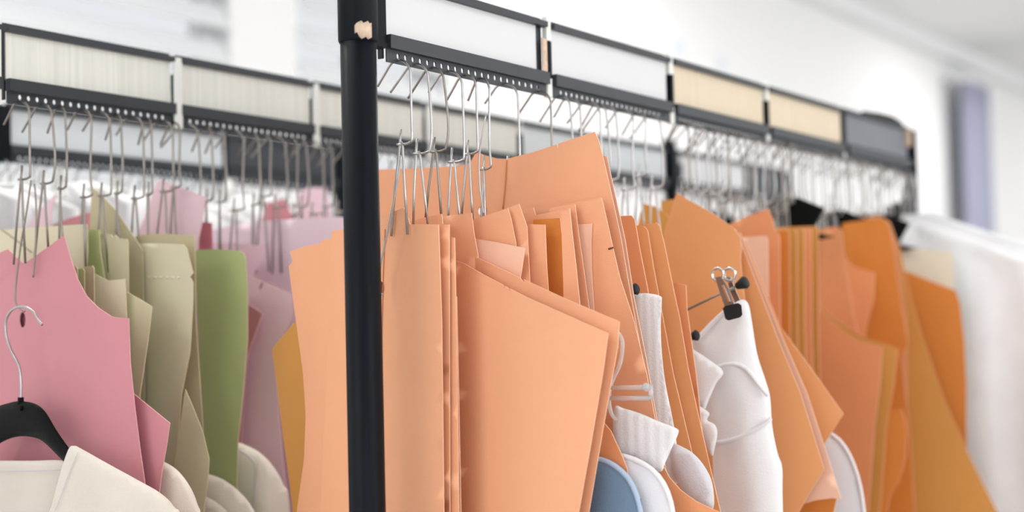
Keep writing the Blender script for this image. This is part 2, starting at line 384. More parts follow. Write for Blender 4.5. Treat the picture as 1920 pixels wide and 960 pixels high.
for i in range(5):
    segment(fr, 1, bounds[i]+(.006 if i else 0), bounds[i+1]-(.006 if i < 4 else 0), ins[i], extra=(i == 0))
    if 0 < i < 4: joint(fr, 1, bounds[i]); 
post(fr, 1, 1.285, .012, 1.80, r=.010, collar=False)
mb = MB(); mb.box(rp(1, 1.262, 1.787), RD*.004, NR*.009, UP*.014); mb.build('end_tag', TAPE, fr)['label'] = 'reddish tag at the far rail end'
foot_bar(fr, 1, PS); foot_bar(fr, 1, 1.285)
mb = MB(); mb.tube([rp(1, PS, .045), rp(1, 1.285, .045)], .011, 12); mb.build('base_tube', BLACK, fr)
# middle rack
mr = empty('garment_rack', rp(2, .6, 0)); tag(mr, 'middle rack at left with ribbed off-white inserts along its rail', 'garment rack', 'pattern racks')
q = .2187
segment(mr, 2, -.19, -.004, PAPERR)
for i in range(6):
    segment(mr, 2, q*i+.004, q*(i+1)-.005, PAPERR if i < 3 else PAPERB if i > 3 else PAPERR); joint(mr, 2, q*i-(.0005 if i else .010), full=(i in (0, 1, 2, 3)))
post(mr, 2, q*6+.012, .012, 1.82, r=.012, collar=False); post(mr, 2, -.215, .012, 1.95, collar=False)
segment(mr, 2, 1.36, 1.62, PAPERW); segment(mr, 2, 1.63, 1.78, None, cover=SHADEDP)
mb = MB(); mb.box(rp(2, 1.34, 1.77), RD*.022, NR*.004, UP*.012); mb.build('post_bracket', BLACK, mr)
post(mr, 2, 1.795, .012, 1.80, r=.012, collar=False)
for s in (-.215, q*6+.012, 1.795): foot_bar(mr, 2, s)
mb = MB(); mb.tube([rp(2, -.215, .045), rp(2, 1.795, .045)], .011, 12); mb.build('base_tube', BLACK, mr)
# rear rack
rr = empty('garment_rack', rp(3, .2, 0)); tag(rr, 'rear blurred rack behind the left rail with pale blue insert and dark grey end', 'garment rack', 'pattern racks')
segment(rr, 3, -.24, -.022, PAPERB); segment(rr, 3, .0, .37, PAPERB); segment(rr, 3, .378, .62, None, cover=SHADEDP)
mb = MB(); mb.box(rp(3, -.011, 1.766), RD*.011, NR*.006, UP*.036); mb.build('joint_bracket', BLACK, rr)
post(rr, 3, .635, .012, 1.81, r=.012, collar=False); post(rr, 3, -.255, .012, 1.81, r=.012, collar=False)
for s in (-.255, .635): foot_bar(rr, 3, s)
mb = MB(); mb.tube([rp(3, -.255, .045), rp(3, .635, .045)], .011, 12); mb.build('base_tube', BLACK, rr)

# ---------------------------------------------------------------- wire pattern hooks
HR = .00105
def hook_local(drop, sway, radius=.0135, cross=.016, spread=(-.010, .012), leg=.075, stub=.012, tip=.026, near=True):
    """local axes: x across the rail to the right, y along the rail, z up; origin = top of the arc"""
    r = radius; pts = []
    th = math.pi*.70; sx, sz = r*math.cos(th), -r + r*math.sin(th)
    for q_ in (1, .66, .33): pts.append(V((sx-tip*.70*q_, .0012*q_, sz-tip*.72*q_)))
    for k in range(8): t = th*(1-k/7); pts.append(V((r*math.cos(t), 0, -r + r*math.sin(t))))
    ex = r + sway*.6
    pts += [V((r+sway*.35, 0, -r-drop*.3)), V((ex, 0, -r-drop*.7)), V((ex-sway*.5, 0, -r-drop*.96)), V((ex-sway*.5-.002, 0, -r-drop)), V((ex-sway*.5-cross*.5, 0, -r-drop-.001)), V((ex-sway*.5-cross, 0, -r-drop-.0005))]
    cx = ex-sway*.5-cross; zb = -r-drop
    la = [V((cx+.003, .0018, zb+stub)), V((cx+.0015, .0018, zb)), V((cx+spread[0]*.5, .002, zb-leg*.5)), V((cx+spread[0], .002, zb-leg))]
    lb = [V((cx+.006, -.0018, zb+.001)), V((cx+.0075, -.0018, zb-.003)), V((cx+.007+spread[1]*.5, -.002, zb-leg*.5)), V((cx+.006+spread[1], -.001, zb-leg))]
    return pts, la, lb
def tube_mesh(name, paths, n):
    mb = MB()
    for P in paths: mb.tube(P, HR, n)
    me = bpy.data.meshes.new(name); me.from_pydata(mb.v, [], mb.f); me.polygons.foreach_set('use_smooth', mb.sm); me.update(); return me
protos = []
for k in range(7):
    pts, la, lb = hook_local([.055, .062, .066, .058, .063, .052, .060][k], [0, .004, -.004, .006, .001, -.003, .003][k], radius=[.0135, .012, .014, .0125, .0145, .0115, .013][k],
                             spread=[(-.010, .004), (-.003, .008), (-.007, .002), (-.010, .005), (-.004, .007), (-.008, .006), (-.002, .003)][k], leg=[.075, .07, .08, .065, .072, .078, .07][k], tip=[.022, .026, .019, .028, .018, .024, .027][k])
    pts = spline(pts, 3)
    protos.append((pts, la, lb, {}))
def hook_mesh(k, what, m):
    P = protos[k]; key = (what, m.name)
    if key not in P[3]:
        if what == 'hook': me = tube_mesh('hook', [P[0]], 7)
        elif what == 'a': me = tube_mesh('leg', [P[1]], 6)
        elif what == 'b': me = tube_mesh('leg', [P[2]], 6)
        else: me = tube_mesh('pattern_hook', [P[0], P[1], P[2]], 5)
        me.materials.append(m); P[3][key] = me
    return P[3][key]
BASEM = Matrix((( -NB.x, RD.x, 0), (-NB.y, RD.y, 0), (0, 0, 1)))
def hook(rail, s, k, yaw, label, group, detail=True, m=None, sc=1.0, z=1.7335):
    m = m or STEEL; a = Matrix.Rotation(math.radians(yaw), 3, 'Z'); rot = (BASEM @ a).to_euler()
    loc = rp(rail, s, z) + NR*.002
    if detail:
        e = empty('pattern_hook', loc); e.rotation_euler = rot; e.scale = (sc,)*3
        for nm, w in (('hook', 'hook'), ('leg', 'a'), ('leg', 'b')):
            o = bpy.data.objects.new(nm, hook_mesh(k, w, m)); COL.objects.link(o); o.parent = e
    else:
        e = bpy.data.objects.new('pattern_hook', hook_mesh(k, 'all', m)); COL.objects.link(e); e.location = loc; e.rotation_euler = rot; e.scale = (sc,)*3
    tag(e, label, 'hook', group); return e
ordn = ['first', 'second', 'third', 'fourth', 'fifth', 'sixth', 'seventh', 'eighth', 'ninth', 'tenth', 'eleventh']
G1 = 'wire hooks on the front rail'; G2 = 'wire hooks on the middle rail'; G3 = 'wire hooks on the rear rail'
X1 = [(742, 0, -2), (775, 1, 8), (806, 3, 0), (836, 4, 3), (868, 0, -8), (897, 2, -20), (941, 4, 4), (1006, 0, 0)]
for i, (x, k, yw) in enumerate(X1):
    nm = ('thin steel wire hook nearest the black post, over the front rail', None)[0] if i == 0 else '%s steel wire hook from the black post on the near front rail segment' % ordn[i]
    hook(1, s_of_x(1, x), k, yw, nm, G1, True, WARMSTEEL if i in (2, 7) else STEEL, 1.03)
X1b = [1046, 1063, 1098, 1116, 1130, 1162, 1192, 1216]
for i, x in enumerate(X1b): hook(1, s_of_x(1, x), (i*3+1) % 7, random.uniform(-16, 16), '%s steel wire hook from the left on the second front rail segment' % ordn[i], G1, True, STEEL, 1.05)
def ordinal(n):
    w = ['first', 'second', 'third', 'fourth', 'fifth', 'sixth', 'seventh', 'eighth', 'ninth', 'tenth', 'eleventh', 'twelfth', 'thirteenth', 'fourteenth', 'fifteenth', 'sixteenth', 'seventeenth', 'eighteenth', 'nineteenth']
    return w[n-1] if n <= 19 else 'twentieth' if n == 20 else 'twenty-'+w[n-21]
CNT = {}
def nth(lb): CNT[lb] = CNT.get(lb, 0)+1; return lb % ordinal(CNT[lb])
s = .52
names = [(.757, '%s wire hook from the left under the first cream insert of the front rail'), (1.0115, '%s blurred wire hook from the left under the second cream insert of the front rail'), (9, '%s blurred wire hook from the left under the dark grey front rail end')]
while s < 1.26:
    lb = [n for b, n in names if s < b][0]
    hook(1, s, random.randrange(7), random.uniform(-25, 25), nth(lb), G1, False, random.choice([STEEL, WARMSTEEL]), 1.1); s += random.uniform(.011, .024)
X2 = [(34, 0, 0), (76, 3, 4), (108, 1, -12), (150, 2, 0), (182, 4, 6), (214, 1, -16), (244, 4, 5), (272, 6, -22), (300, 0, 10), (322, 5, -8)]
for i, (x, k, yw) in enumerate(X2):
    hook(2, s_of_x(2, x), k, yw, '%s wire hook from the left on the middle rack rail' % ordn[i] if i < 9 else 'wire hook at the first white clip of the middle rail', G2, True, WARMSTEEL, 1.08)
s = q+.012
while s < 1.75:
    if not (1.29 < s < 1.37):
        lb = '%s wire hook from the left under the second middle rail segment' if s < 2*q else '%s blurred wire hook along the middle rail after its second segment' if s < 1.33 else '%s blurred wire hook on the far end stretch of the middle rail'
        hook(2, s, random.randrange(7), random.uniform(-25, 25), nth(lb), G2, False, WARMSTEEL if s < .6 else random.choice([STEEL, WARMSTEEL]), 1.1)
    s += random.uniform(.013, .03) if s < 1.33 else random.uniform(.02, .04)
s = -.2
while s < .6:
    hook(3, s, random.randrange(7), random.uniform(-25, 25), nth('%s blurred wire hook from the left on the rear rail'), G3, False, STEEL, 1.1); s += random.uniform(.014, .03)
def px_wire(name, label, cat, group, rail, s, pts, r, m, surf=None, off=.003):
    sf = surf or Surf(rail, s); P = spline([sf.px(x, y, off) for x, y in pts], 6); mb = MB(); mb.tube(P, r, 7)
    return tag(mb.build(name, m, loc=P[0]), label, cat, group)
px_wire('wire_leg', 'long thin steel wire running down beside the post into the punched card hole', 'wire', None, 1, .008, [(752, 292), (744, 345), (728, 430), (712, 505), (713, 545), (718, 552)], .00085, STEEL)
px_wire('wire_leg', 'thin steel wire ending in the punched hole at the top of the tall peach card', 'wire', None, 1, .12, [(911, 215), (899, 290), (900, 350), (905, 388), (907, 400)], .0008, STEEL)
px_wire('wire_leg', 'long grey wire reaching down to the hook of the black hanger', 'wire', None, 2, .012, [(58, 338), (50, 395), (38, 465), (30, 530), (29, 565), (38, 578), (46, 584)], .0009, WARMSTEEL)
px_wire('wire_leg', 'second grey wire hanging in front of the pale green card at far left', 'wire', None, 2, .03, [(65, 345), (68, 400), (66, 470), (62, 520)], .0009, WARMSTEEL)

# ---------------------------------------------------------------- orange cards on the front rack
B = 1330
a1 = card('tall peach card right behind the post with a punched hole and rounded top tab', PEACH, .018, [(622, 433), (640, 431), (704, 412), (757, 389), (763, 405), (769, 421), (796, 420), (822, 421), (828, 600), (832, 960), (834, B), (596, B), (600, 960), (612, 700)], curl=.9, uc=.03, holes=[(713, 541, 8, 14)])
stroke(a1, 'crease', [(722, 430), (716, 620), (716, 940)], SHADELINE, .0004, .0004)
card('peach card with a ragged stepped corner, left of the post', PEACH, .026, [(543, 472), (570, 462), (598, 457), (604, 451), (622, 446), (640, 440), (700, 428), (842, 421), (844, B), (540, B), (556, 960), (570, 860), (573, 780), (568, 700), (560, 640), (549, 560), (541, 499), (549, 490)], curl=.9, uc=.03)
card('ochre card with an angled shoulder, leftmost on the front rack', OCHRE, .047, [(551, 605), (530, 630), (510, 655), (520, 730), (532, 830), (542, 900), (549, 960), (560, B), (700, B), (700, 605)], curl=.9, uc=.03)
card('narrow dull peach card edge just right of the tall hole-punched card', PEACH, .030, [(775, 443), (838, 444), (852, 446), (853, 480), (857, 700), (860, 960), (863, B), (775, B)], curl=.9, uc=.03)
card('thin card sliver showing low between the narrow card and the wide curved card', PALE, .034, [(790, 540), (856, 556), (859, 700), (864, 960), (867, B), (790, B)], curl=.9, uc=.03)
card('low ridged peach card peeping over the tall card beside the post', PEACH, .054, [(762, 418), (790, 409), (828, 401), (830, 420), (842, 421), (845, B), (760, B)], curl=.5)
e1 = card('large smooth peach card curving forward at centre with two small notches', PEACH, .050, [(854, 489), (870, 494), (905, 514), (943, 534), (944, 541), (946, 536), (952, 539), (955, 547), (956, 541), (985, 556), (1050, 585), (1140, 625), (1130, 700), (1108, 830), (1085, 960), (1030, B), (863, B), (858, 960)], curl=1.5, uc=.12, grid=18)
card('large peach card directly behind the smooth notched one, its pointed corner at right', PEACH, .062, [(848, 466), (880, 476), (925, 497), (975, 521), (984, 532), (982, 524), (991, 528), (1060, 560), (1161, 603), (1158, 650), (1131, 800), (1104, 960), (1045, B), (862, B), (850, 960)], curl=1.5, uc=.12, grid=18)
card('peach card with a square corner above the big curved card top left', PEACH, .071, [(790, 412), (820, 407), (884, 399), (889, 440), (896, 478), (905, B), (790, B)], curl=.5)
card('pale peach card corner lying light above the big curved card', PALE, .079, [(886, 447), (930, 454), (984, 465), (979, 500), (974, 530), (960, B), (886, B)], curl=.5)
card('peach card with rising top edge in the middle of the bunch, left half', PEACH, .086, [(887, 412), (920, 401), (952, 391), (958, 410), (967, 455), (978, B), (887, B)], curl=.5)
card('peach card with narrow pointed corner behind the rising one', PEACH, .092, [(900, 409), (955, 389), (973, 382), (979, 400), (988, 425), (995, 560), (1005, B), (900, B)], curl=.5)
card('smooth peach card with square top left of the deep orange slot', PEACH, .100, [(970, 420), (1022, 421), (1025, 500), (1029, 560), (1038, B), (970, B)], curl=.5)
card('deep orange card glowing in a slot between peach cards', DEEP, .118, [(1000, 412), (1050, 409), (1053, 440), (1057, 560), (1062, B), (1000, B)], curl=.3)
card('orange-peach folded card right of the deep orange slot', PEACH, .106, [(1052, 412), (1053, 398), (1068, 392), (1073, 440), (1080, 500), (1088, 580), (1100, B), (1062, B), (1056, 520)], curl=.5)
card('peach card with small step in its top edge above the deep orange slot', PEACH, .124, [(972, 393), (1000, 389), (1004, 403), (1068, 391), (1073, 440), (1080, 500), (1088, 580), (1100, B), (972, B)], curl=.4)
card('narrow peach card second from the right in the inner stack', PEACH, .130, [(1030, 390), (1060, 385), (1078, 383), (1085, 440), (1095, 510), (1106, 590), (1125, B), (1030, B)], curl=.4)
card('small light peach card seen as a bright upright patch', PALE, .136, [(1082, 421), (1110, 419), (1108, 455), (1109, 500), (1114, 590), (1126, B), (1082, B)], curl=.4)
g = card('wide peach card whose flat top runs below the tallest card', PEACH, .143, [(970, 398), (1010, 391), (1070, 381), (1127, 371), (1130, 380), (1138, 415), (1148, 460), (1162, 520), (1188, 600), (1212, 700), (1228, 785), (1290, B), (960, B)], curl=.5, uc=.05)
stroke(g, 'pencil_mark', [(1141, 467), (1150, 464)], DARKLINE, .0008, .0006, label='short dark pencil mark')
hcard = card('tallest peach card with peaked corner and punched hole', PEACH, .158, [(700, 318), (790, 315), (860, 311), (882, 305), (889, 291), (895, 285), (905, 290), (930, 297), (950, 298), (1000, 285), (1043, 271), (1046, 279), (1047, 269), (1080, 258), (1115, 247), (1122, 262), (1132, 300), (1150, 380), (1165, 450), (1180, 540), (1202, 660), (1226, 780), (1325, B), (690, B), (698, 600)], curl=.6, uc=.06, holes=[(905, 396, 9, 10)])
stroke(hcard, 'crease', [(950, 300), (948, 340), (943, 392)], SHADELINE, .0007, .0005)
card('peach card edge showing as a light sliver behind the tallest card', PALE, .166, [(900, 300), (1128, 290), (1138, 294), (1150, 350), (1172, 450), (1189, 560), (1211, 670), (1232, 790), (1330, B), (900, B)], curl=.6, uc=.06)
card('orange card with rounded corner right of the tallest card', ORANGE, .205, [(1100, 410), (1164, 405), (1184, 404), (1190, 412), (1200, 470), (1212, 530), (1225, 600), (1310, B), (1100, B)], curl=.4)
card('peach-orange card behind the white ribbed strip', PEACHO, .228, [(1130, 426), (1190, 424), (1207, 424), (1214, 431), (1225, 500), (1238, 570), (1262, 700), (1300, 860), (1390, B), (1130, B)], curl=.4)
card('long slanting peach-orange card left of the clipped white cloth', PEACHO, .242, [(1150, 425), (1205, 422), (1230, 417), (1237, 424), (1246, 460), (1258, 520), (1275, 600), (1290, 690), (1305, 760), (1330, 870), (1352, 965), (1450, B), (1150, B)], curl=.4)
card('small squared orange card corner behind the long slanting card', ORANGE, .262, [(1220, 534), (1270, 531), (1286, 535), (1288, 580), (1305, 700), (1370, B), (1220, B)], curl=.3)
j1 = card('big peach card with a sharp peak behind the metal clip', PEACHO, .40, [(1268, 362), (1300, 380), (1340, 402), (1376, 428), (1388, 446), (1390, 466), (1388, 490), (1400, 600), (1440, B), (1200, B), (1205, 700), (1230, 560), (1246, 430)], curl=.9, uc=.08, grid=20)
card('long peach card with light right edge slanting down past the clipped cloth', PEACHO, .418, [(1280, 430), (1379, 430), (1393, 466), (1420, 535), (1462, 645), (1500, 735), (1545, 880), (1510, 938), (1490, 975), (1420, 1180), (1200, 1180), (1240, 600)], curl=.5, uc=.08)
card('peach card below the clipped cloth with folded lower right corner', PALE, .432, [(1300, 450), (1388, 436), (1425, 530), (1470, 640), (1512, 735), (1550, 850), (1577, 936), (1560, 934), (1530, 938), (1503, 946), (1470, 1010), (1420, 1180), (1250, 1180)], curl=.5, uc=.08)
card('dark orange card under the folded corner at the bottom edge', DEEP, .45, [(1350, 600), (1470, 760), (1570, 930), (1562, 965), (1540, 1000), (1500, 1180), (1300, 1180)], curl=.3)
card('peach card with a pointed corner aimed right at mid height', PEACHO, .468, [(1340, 430), (1398, 452), (1425, 520), (1462, 612), (1520, 690), (1581, 776), (1572, 790), (1545, 834), (1500, 1000), (1420, 1180), (1300, 1180)], curl=.5)
card('ochre pointed card tip just right of the tallest card', OCHRE, .49, [(1190, 440), (1206, 381), (1228, 387), (1250, 402), (1262, 425), (1266, 700), (1190, 700)], curl=.3)
card('small ochre card tip behind the peak of the big card', OCHRE, .51, [(1240, 376), (1262, 374), (1290, 700), (1250, 700)], curl=.3)
card('orange card with a peak rising above the blurred row', ORANGE, .60, [(1350, 428), (1400, 406), (1440, 391), (1448, 408), (1455, 440), (1460, 700), (1470, 1200), (1350, 1200)], curl=.3)
xs = [(1440, PALE, 442), (1462, ORANGE, 436), (1480, DEEP, 432), (1494, OCHRE, 430), (1508, OCHRE, 428), (1521, ORANGE, 426), (1534, OCHRE, 424)]
lbs = ['pale peach', 'orange', 'deep orange', 'ochre', 'brownish ochre', 'bright orange', 'tan']
for i, (x, m, y) in enumerate(xs):
    card('%s upright card edge, %s in the blurred row of narrow edges' % (lbs[i], ordn[i]), m, .555+.034*i if i else .57, [(1370, y+6), (x-12, y), (x-3, y+1), (x, y+8), (x+1, 620), (x+8, 900), (x+16, 1200), (1350, 1200)], curl=.2+.05*(i % 3), yaw=(i % 3)*2-2)
n1 = card('orange card with a scooped curved top in the blurred group', ORANGE, .815, [(1500, 560), (1530, 573), (1548, 592), (1580, 620), (1610, 637), (1645, 648), (1655, 652), (1650, 720), (1640, 800), (1628, 960), (1615, 1200), (1500, 1200)], curl=.8, uc=.08)
card('ochre card rimming the scooped card from behind', OCHRE, .835, [(1500, 550), (1532, 568), (1550, 585), (1585, 613), (1615, 630), (1650, 642), (1683, 654), (1676, 720), (1662, 800), (1650, 960), (1640, 1200), (1500, 1200)], curl=.8, uc=.08)
card('orange card with grey-edged side right of the blurred narrow edges', ORANGE, .875, [(1510, 432), (1568, 425), (1578, 430), (1586, 500), (1600, 590), (1612, 640), (1660, 1200), (1510, 1200)], curl=.3)
card('orange card tilted behind the grey-edged one with light corner', ORANGE, .92, [(1540, 430), (1600, 500), (1640, 512), (1638, 560), (1622, 620), (1640, 1200), (1540, 1200)], curl=.3)
card('deep orange card with broad top at the right of the blurred group', DEEP, .96, [(1520, 428), (1560, 422), (1610, 414), (1655, 408), (1668, 424), (1676, 470), (1688, 560), (1703, 645), (1690, 668), (1705, 800), (1730, 1200), (1520, 1200)], curl=.4, uc=.05)
card('bright orange topmost card corner at the far end of the row', ORANGE, .99, [(1530, 424), (1600, 411), (1650, 405), (1668, 416), (1677, 440), (1690, 520), (1700, 600), (1700, 1200), (1530, 1200)], curl=.4)
card('long ochre card flaring to the lower right corner of the row', OCHRE, 1.04, [(1600, 446), (1676, 440), (1686, 460), (1700, 530), (1728, 630), (1770, 750), (1820, 860), (1872, 965), (1960, 1150), (1600, 1150)], curl=.5)
card('dark burnt orange card with a flat top in front of the white garments', DEEP, 1.09, [(1640, 496), (1698, 508), (1745, 527), (1792, 545), (1800, 570), (1808, 640), (1812, 720), (1812, 800), (1818, 1100), (1640, 1100)], curl=.3)
card('cream card above the dark burnt orange card at the far end', CREAMC, 1.13, [(1640, 456), (1690, 464), (1740, 468), (1782, 472), (1787, 480), (1788, 545), (1796, 1100), (1640, 1100)], curl=.2)
card('small curled orange strip low in the blurred group', DEEP, .85, [(1664, 790), (1672, 768), (1690, 766), (1700, 800), (1698, 860), (1684, 905), (1668, 930), (1640, 1100), (1630, 1100), (1655, 880)], curl=.5, grid=14)

# ---------------------------------------------------------------- pink and green cards on the middle rack
def c2(label, m, s, pts, **kw): return card(label, m, s, pts, rail=2, **kw)
p1c = c2('large pink card with a concave armhole curve behind the black hanger', PINK, .030, [(120, 441), (124, 455), (133, 487), (146, 525), (162, 555), (184, 577), (208, 593), (225, 596), (241, 597), (244, 680), (252, 760), (262, 840), (271, 903), (300, B), (-80, B), (-60, 560), (0, 530), (30, 505), (62, 483), (90, 463)], curl=.9, uc=.04, holes=[(42, 600, 6, 15)], grid=22)
c2('pink card peak showing at the far left edge behind the large pink card', PINK, .040, [(15, 467), (30, 482), (52, 500), (80, 560), (90, B), (-80, B), (-70, 500), (-10, 478)], curl=.4)
c2('pink card corner folded out beside the large pink card, low', PINK, .046, [(190, 690), (255, 742), (318, 793), (313, 830), (304, 880), (299, 918), (290, 1200), (190, 1200)], curl=.9, uc=.06)
stp = [(128, 499, 145, OLIVE, 'narrow olive card strip beside the armhole curve'), (143, 503, 158, GREEN, 'narrow green card strip next to the olive strip'), (157, 498, 176, OLIVE, 'narrow tan-olive card strip, rightmost of the three strips')]
for i, (x0, y0, x1, m, lb) in enumerate(stp): c2(lb, m, .056+.004*i, [(x0, y0+2), (x1-3, y0), (x1, y0+5), (x1+1, 620), (x1+10, 1200), (x0-30, 1200)], curl=.2)
c2('cream-green card with a straight short top below the green strips', CREAMG, .071, [(174, 512), (186, 518), (202, 526), (234, 523), (236, 560), (237, 595), (245, 1200), (174, 1200)], curl=.4)
c2('pale sage card with an angled corner right of the cream-green one', SAGE, .080, [(222, 540), (238, 548), (262, 561), (285, 575), (277, 640), (262, 740), (262, 1200), (222, 1200)], curl=.4)
q0 = c2('wide cream-green card behind the wires at the far left', CREAMG, .092, [(-80, 438), (0, 431), (80, 425), (163, 420), (164, 470), (160, 530), (165, 1200), (-80, 1200)], curl=.3)
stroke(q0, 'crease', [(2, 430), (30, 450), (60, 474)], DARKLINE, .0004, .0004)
c2('vivid green card strip left of the notched green card', GREEN, .104, [(160, 432), (170, 430), (186, 431), (188, 470), (196, 522), (206, 1200), (160, 1200)], curl=1.2, uc=.05)
c2('light green card with a notched ragged top', SAGE, .112, [(188, 440), (192, 437), (208, 440), (212, 446), (216, 440), (222, 447), (238, 448), (240, 455), (246, 1200), (200, 1200)], curl=.4)
c2('sage card corner flared low in front of the long sage card', SAGE, .121, [(347, 730), (360, 760), (380, 810), (392, 862), (388, 910), (380, 970), (368, 1200), (300, 1200), (325, 880)], curl=.9, uc=.1)
q5 = c2('long sage card with a dashed white chalk line near its top', CREAMG, .130, [(240, 457), (300, 456), (343, 458), (350, 466), (356, 490), (362, 512), (356, 520), (362, 530), (362, 560), (356, 660), (340, 740), (330, 860), (325, 1200), (250, 1200), (262, 740), (242, 560)], curl=1.6, uc=.13, grid=20)
stroke(q5, 'chalk_line', [(244, 519), (342, 521)], CHALK, .0007, .0006, dash=9, label='dashed white chalk line')
c2('olive card with a pointed triangular peak above the green strips', OLIVE, .142, [(172, 352), (177, 354), (195, 370), (220, 398), (250, 442), (268, 470), (275, 1200), (165, 1200), (166, 460)], curl=.4)
c2('olive card edge showing above and right of the chalk-lined card', OLIVE, .153, [(244, 447), (266, 441), (300, 438), (365, 441), (367, 600), (380, 800), (388, 1200), (244, 1200)], curl=.3)
q11 = c2('bright green card with rounded top corners in front of the pale pinks', GREEN, .20, [(366, 469), (400, 467), (448, 470), (457, 475), (461, 490), (464, 560), (464, 640), (455, 740), (446, 830), (436, 1200), (384, 1200), (372, 640)], curl=1.8, uc=.12, grid=20)
c2('pale pink card with a tilted square top standing above the green cards', PINKP, .225, [(293, 342), (300, 337), (340, 352), (386, 370), (380, 410), (372, 450), (365, 1200), (240, 1200), (252, 452), (270, 410)], curl=.5)
c2('small rose card corner between the tilted pink and the wide pink card', ROSE, .245, [(370, 416), (397, 418), (399, 470), (400, 1200), (368, 1200)], curl=.2)
c2('dusky pink folded flap with a dark slit beside the green card', PINK, .268, [(430, 560), (462, 568), (492, 588), (482, 615), (464, 665), (455, 760), (440, 1200), (420, 1200)], curl=.9, uc=.1)
r4 = c2('pale pink card with a pointed right side left of the orange cards', PINKP, .285, [(436, 505), (460, 515), (500, 531), (546, 552), (548, 590), (530, 628), (513, 655), (520, 740), (530, 860), (540, 960), (550, 1200), (430, 1200)], curl=.5)
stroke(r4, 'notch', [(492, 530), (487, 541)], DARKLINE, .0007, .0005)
c2('small pink card corner in front of the wide pale pink card', PINKP, .325, [(385, 464), (400, 456), (440, 455), (495, 461), (487, 490), (474, 517), (470, 1200), (385, 1200)], curl=.6)
c2('narrow rose-pink card edge inside the small pink corner', PINK, .335, [(385, 462), (430, 457), (462, 470), (460, 500), (460, 1200), (385, 1200)], curl=.3)
c2('wide pale pink card reaching behind the black post', PINKW, .37, [(372, 440), (395, 432), (440, 422), (500, 414), (560, 410), (634, 407), (664, 408), (668, 1200), (375, 1200)], curl=.9, uc=.02)
c2('small pink card tip among the wires at left', PINKP, .17, [(48, 440), (66, 398), (84, 384), (106, 362), (96, 400), (92, 440), (92, 700), (48, 700)], curl=.2)
c2('low pink card ridge left of the olive triangular peak', PINK, .18, [(95, 424), (130, 409), (160, 400), (172, 398), (175, 700), (95, 700)], curl=.2)
c2('blurred pink card seen right of the dark grey rail end', PINKP, .62, [(558, 366), (575, 352), (610, 352), (622, 400), (630, 700), (558, 700)], curl=.2)
c2('blurred rose card beside the blurred pink one', PINK, .60, [(490, 410), (500, 380), (535, 372), (548, 405), (560, 700), (490, 700)], curl=.2)

# ---------------------------------------------------------------- garments
def cloth_piece(name, label, cat, m, rail, s, pts, group=None, bulge=.004, grid=14, **kw):
    kw.setdefault('curl', .4); return make_sheet(name, label, cat, group, m, None, rail, s, pts, bulge=bulge, grid=grid, smooth=True, **kw)
GC = 'cream shirts on the middle rack'; GW = 'white garments on the front rack'
# nearest cream shirt and its black hanger
sh = cloth_piece('shirt', 'nearest cream cotton shirt with an open neck under the black hanger', 'shirt', CREAM, 2, -.012, [(128, 843), (139, 836), (152, 841), (200, 868), (262, 902), (300, 924), (326, 950), (345, 1000), (370, 1330), (30, 1330), (75, 1020), (96, 950), (112, 890)], GC, .006, wave=.0012, wl=.06)
stroke(sh, 'seam', [(146, 848), (128, 890), (112, 935), (95, 975)], GREYSEAM, .0004, .0065)
inner = cloth_piece('back_panel', None, None, CREAM, 2, .004, [(-80, 866), (0, 864), (60, 864), (112, 863), (126, 872), (122, 900), (100, 980), (60, 1250), (-80, 1250)], bulge=.002, parent=sh)
inner['label'] = 'inside back of the shirt neck'
stroke(sh, 'neck_seam', [(-30, 884), (60, 883), (116, 881)], GREYSEAM, .0004, -.009)
hg = empty('clothes_hanger', Surf(2, -.002).px(38, 745)); tag(hg, 'black plastic hanger with shaped shoulders and steel hook at lower left', 'hanger')
hs = Surf(2, -.002, 0)
pts = [(-60, 842), (-30, 800), (-8, 766), (15, 756), (38, 752), (66, 757), (85, 772), (105, 805), (128, 838), (150, 866), (190, 895), (192, 910), (160, 902), (120, 866), (90, 836), (70, 822), (40, 818), (10, 826), (-20, 846), (-60, 880)]
vs, fs = sheet(pts, hs, 12, bulge=.004, smooth=True)
mb = MB(); mb.add(vs, fs, True); mb.build('hanger_body', BLACKPL, hg)
mb = MB(); mb.tube([hs.px(39, 758), hs.px(39, 745)], .0028, 12); mb.tube([hs.px(39, 770, .004), hs.px(39, 762, .0045)], .0012, 8); mb.build('hook_socket', BLACKPL, hg)
mb = MB(); mb.tube(spline([hs.px(x, y) for x, y in [(39, 750), (39, 715), (35, 685), (20, 655), (11, 625), (12, 598), (24, 580), (44, 575), (62, 584), (72, 600), (79, 609)]], 5), .00125, 9); hk = mb.build('hook', STEEL, hg); hk['label'] = 'bright steel hook'
cloth_piece('shirt', 'cream garment shoulder low between the pink corner and the sage card', 'shirt', CREAM_LIT, 2, .058, [(298, 868), (312, 868), (335, 884), (356, 912), (370, 945), (380, 1000), (390, 1300), (285, 1300), (292, 920)], GC, .003)
cloth_piece('shirt', 'smallest cream garment fold at the bottom edge right of the sage corner', 'shirt', CREAM_LIT, 2, .165, [(372, 930), (386, 932), (405, 941), (428, 962), (444, 1000), (450, 1300), (372, 1300)], GC, .005)
cloth_piece('shirt', 'middle cream garment shoulder below the rear cream jacket', 'shirt', CREAM_LIT, 2, .180, [(372, 885), (388, 888), (420, 900), (452, 925), (478, 960), (492, 1010), (500, 1300), (372, 1300)], GC, .006)
s3 = cloth_piece('jacket', 'cream cotton jacket with a turned collar against the pale pink card', 'jacket', CREAM_LIT, 2, .198+.03, [(372, 800), (384, 805), (420, 820), (455, 832), (486, 848), (512, 874), (532, 910), (544, 960), (560, 1300), (372, 1300)], GC, .008, wave=.002, wl=.045)
stroke(s3, 'lapel_seam', [(400, 822), (450, 845), (478, 868), (478, 900), (476, 960)], GREYSEAM, .0009, .0095)
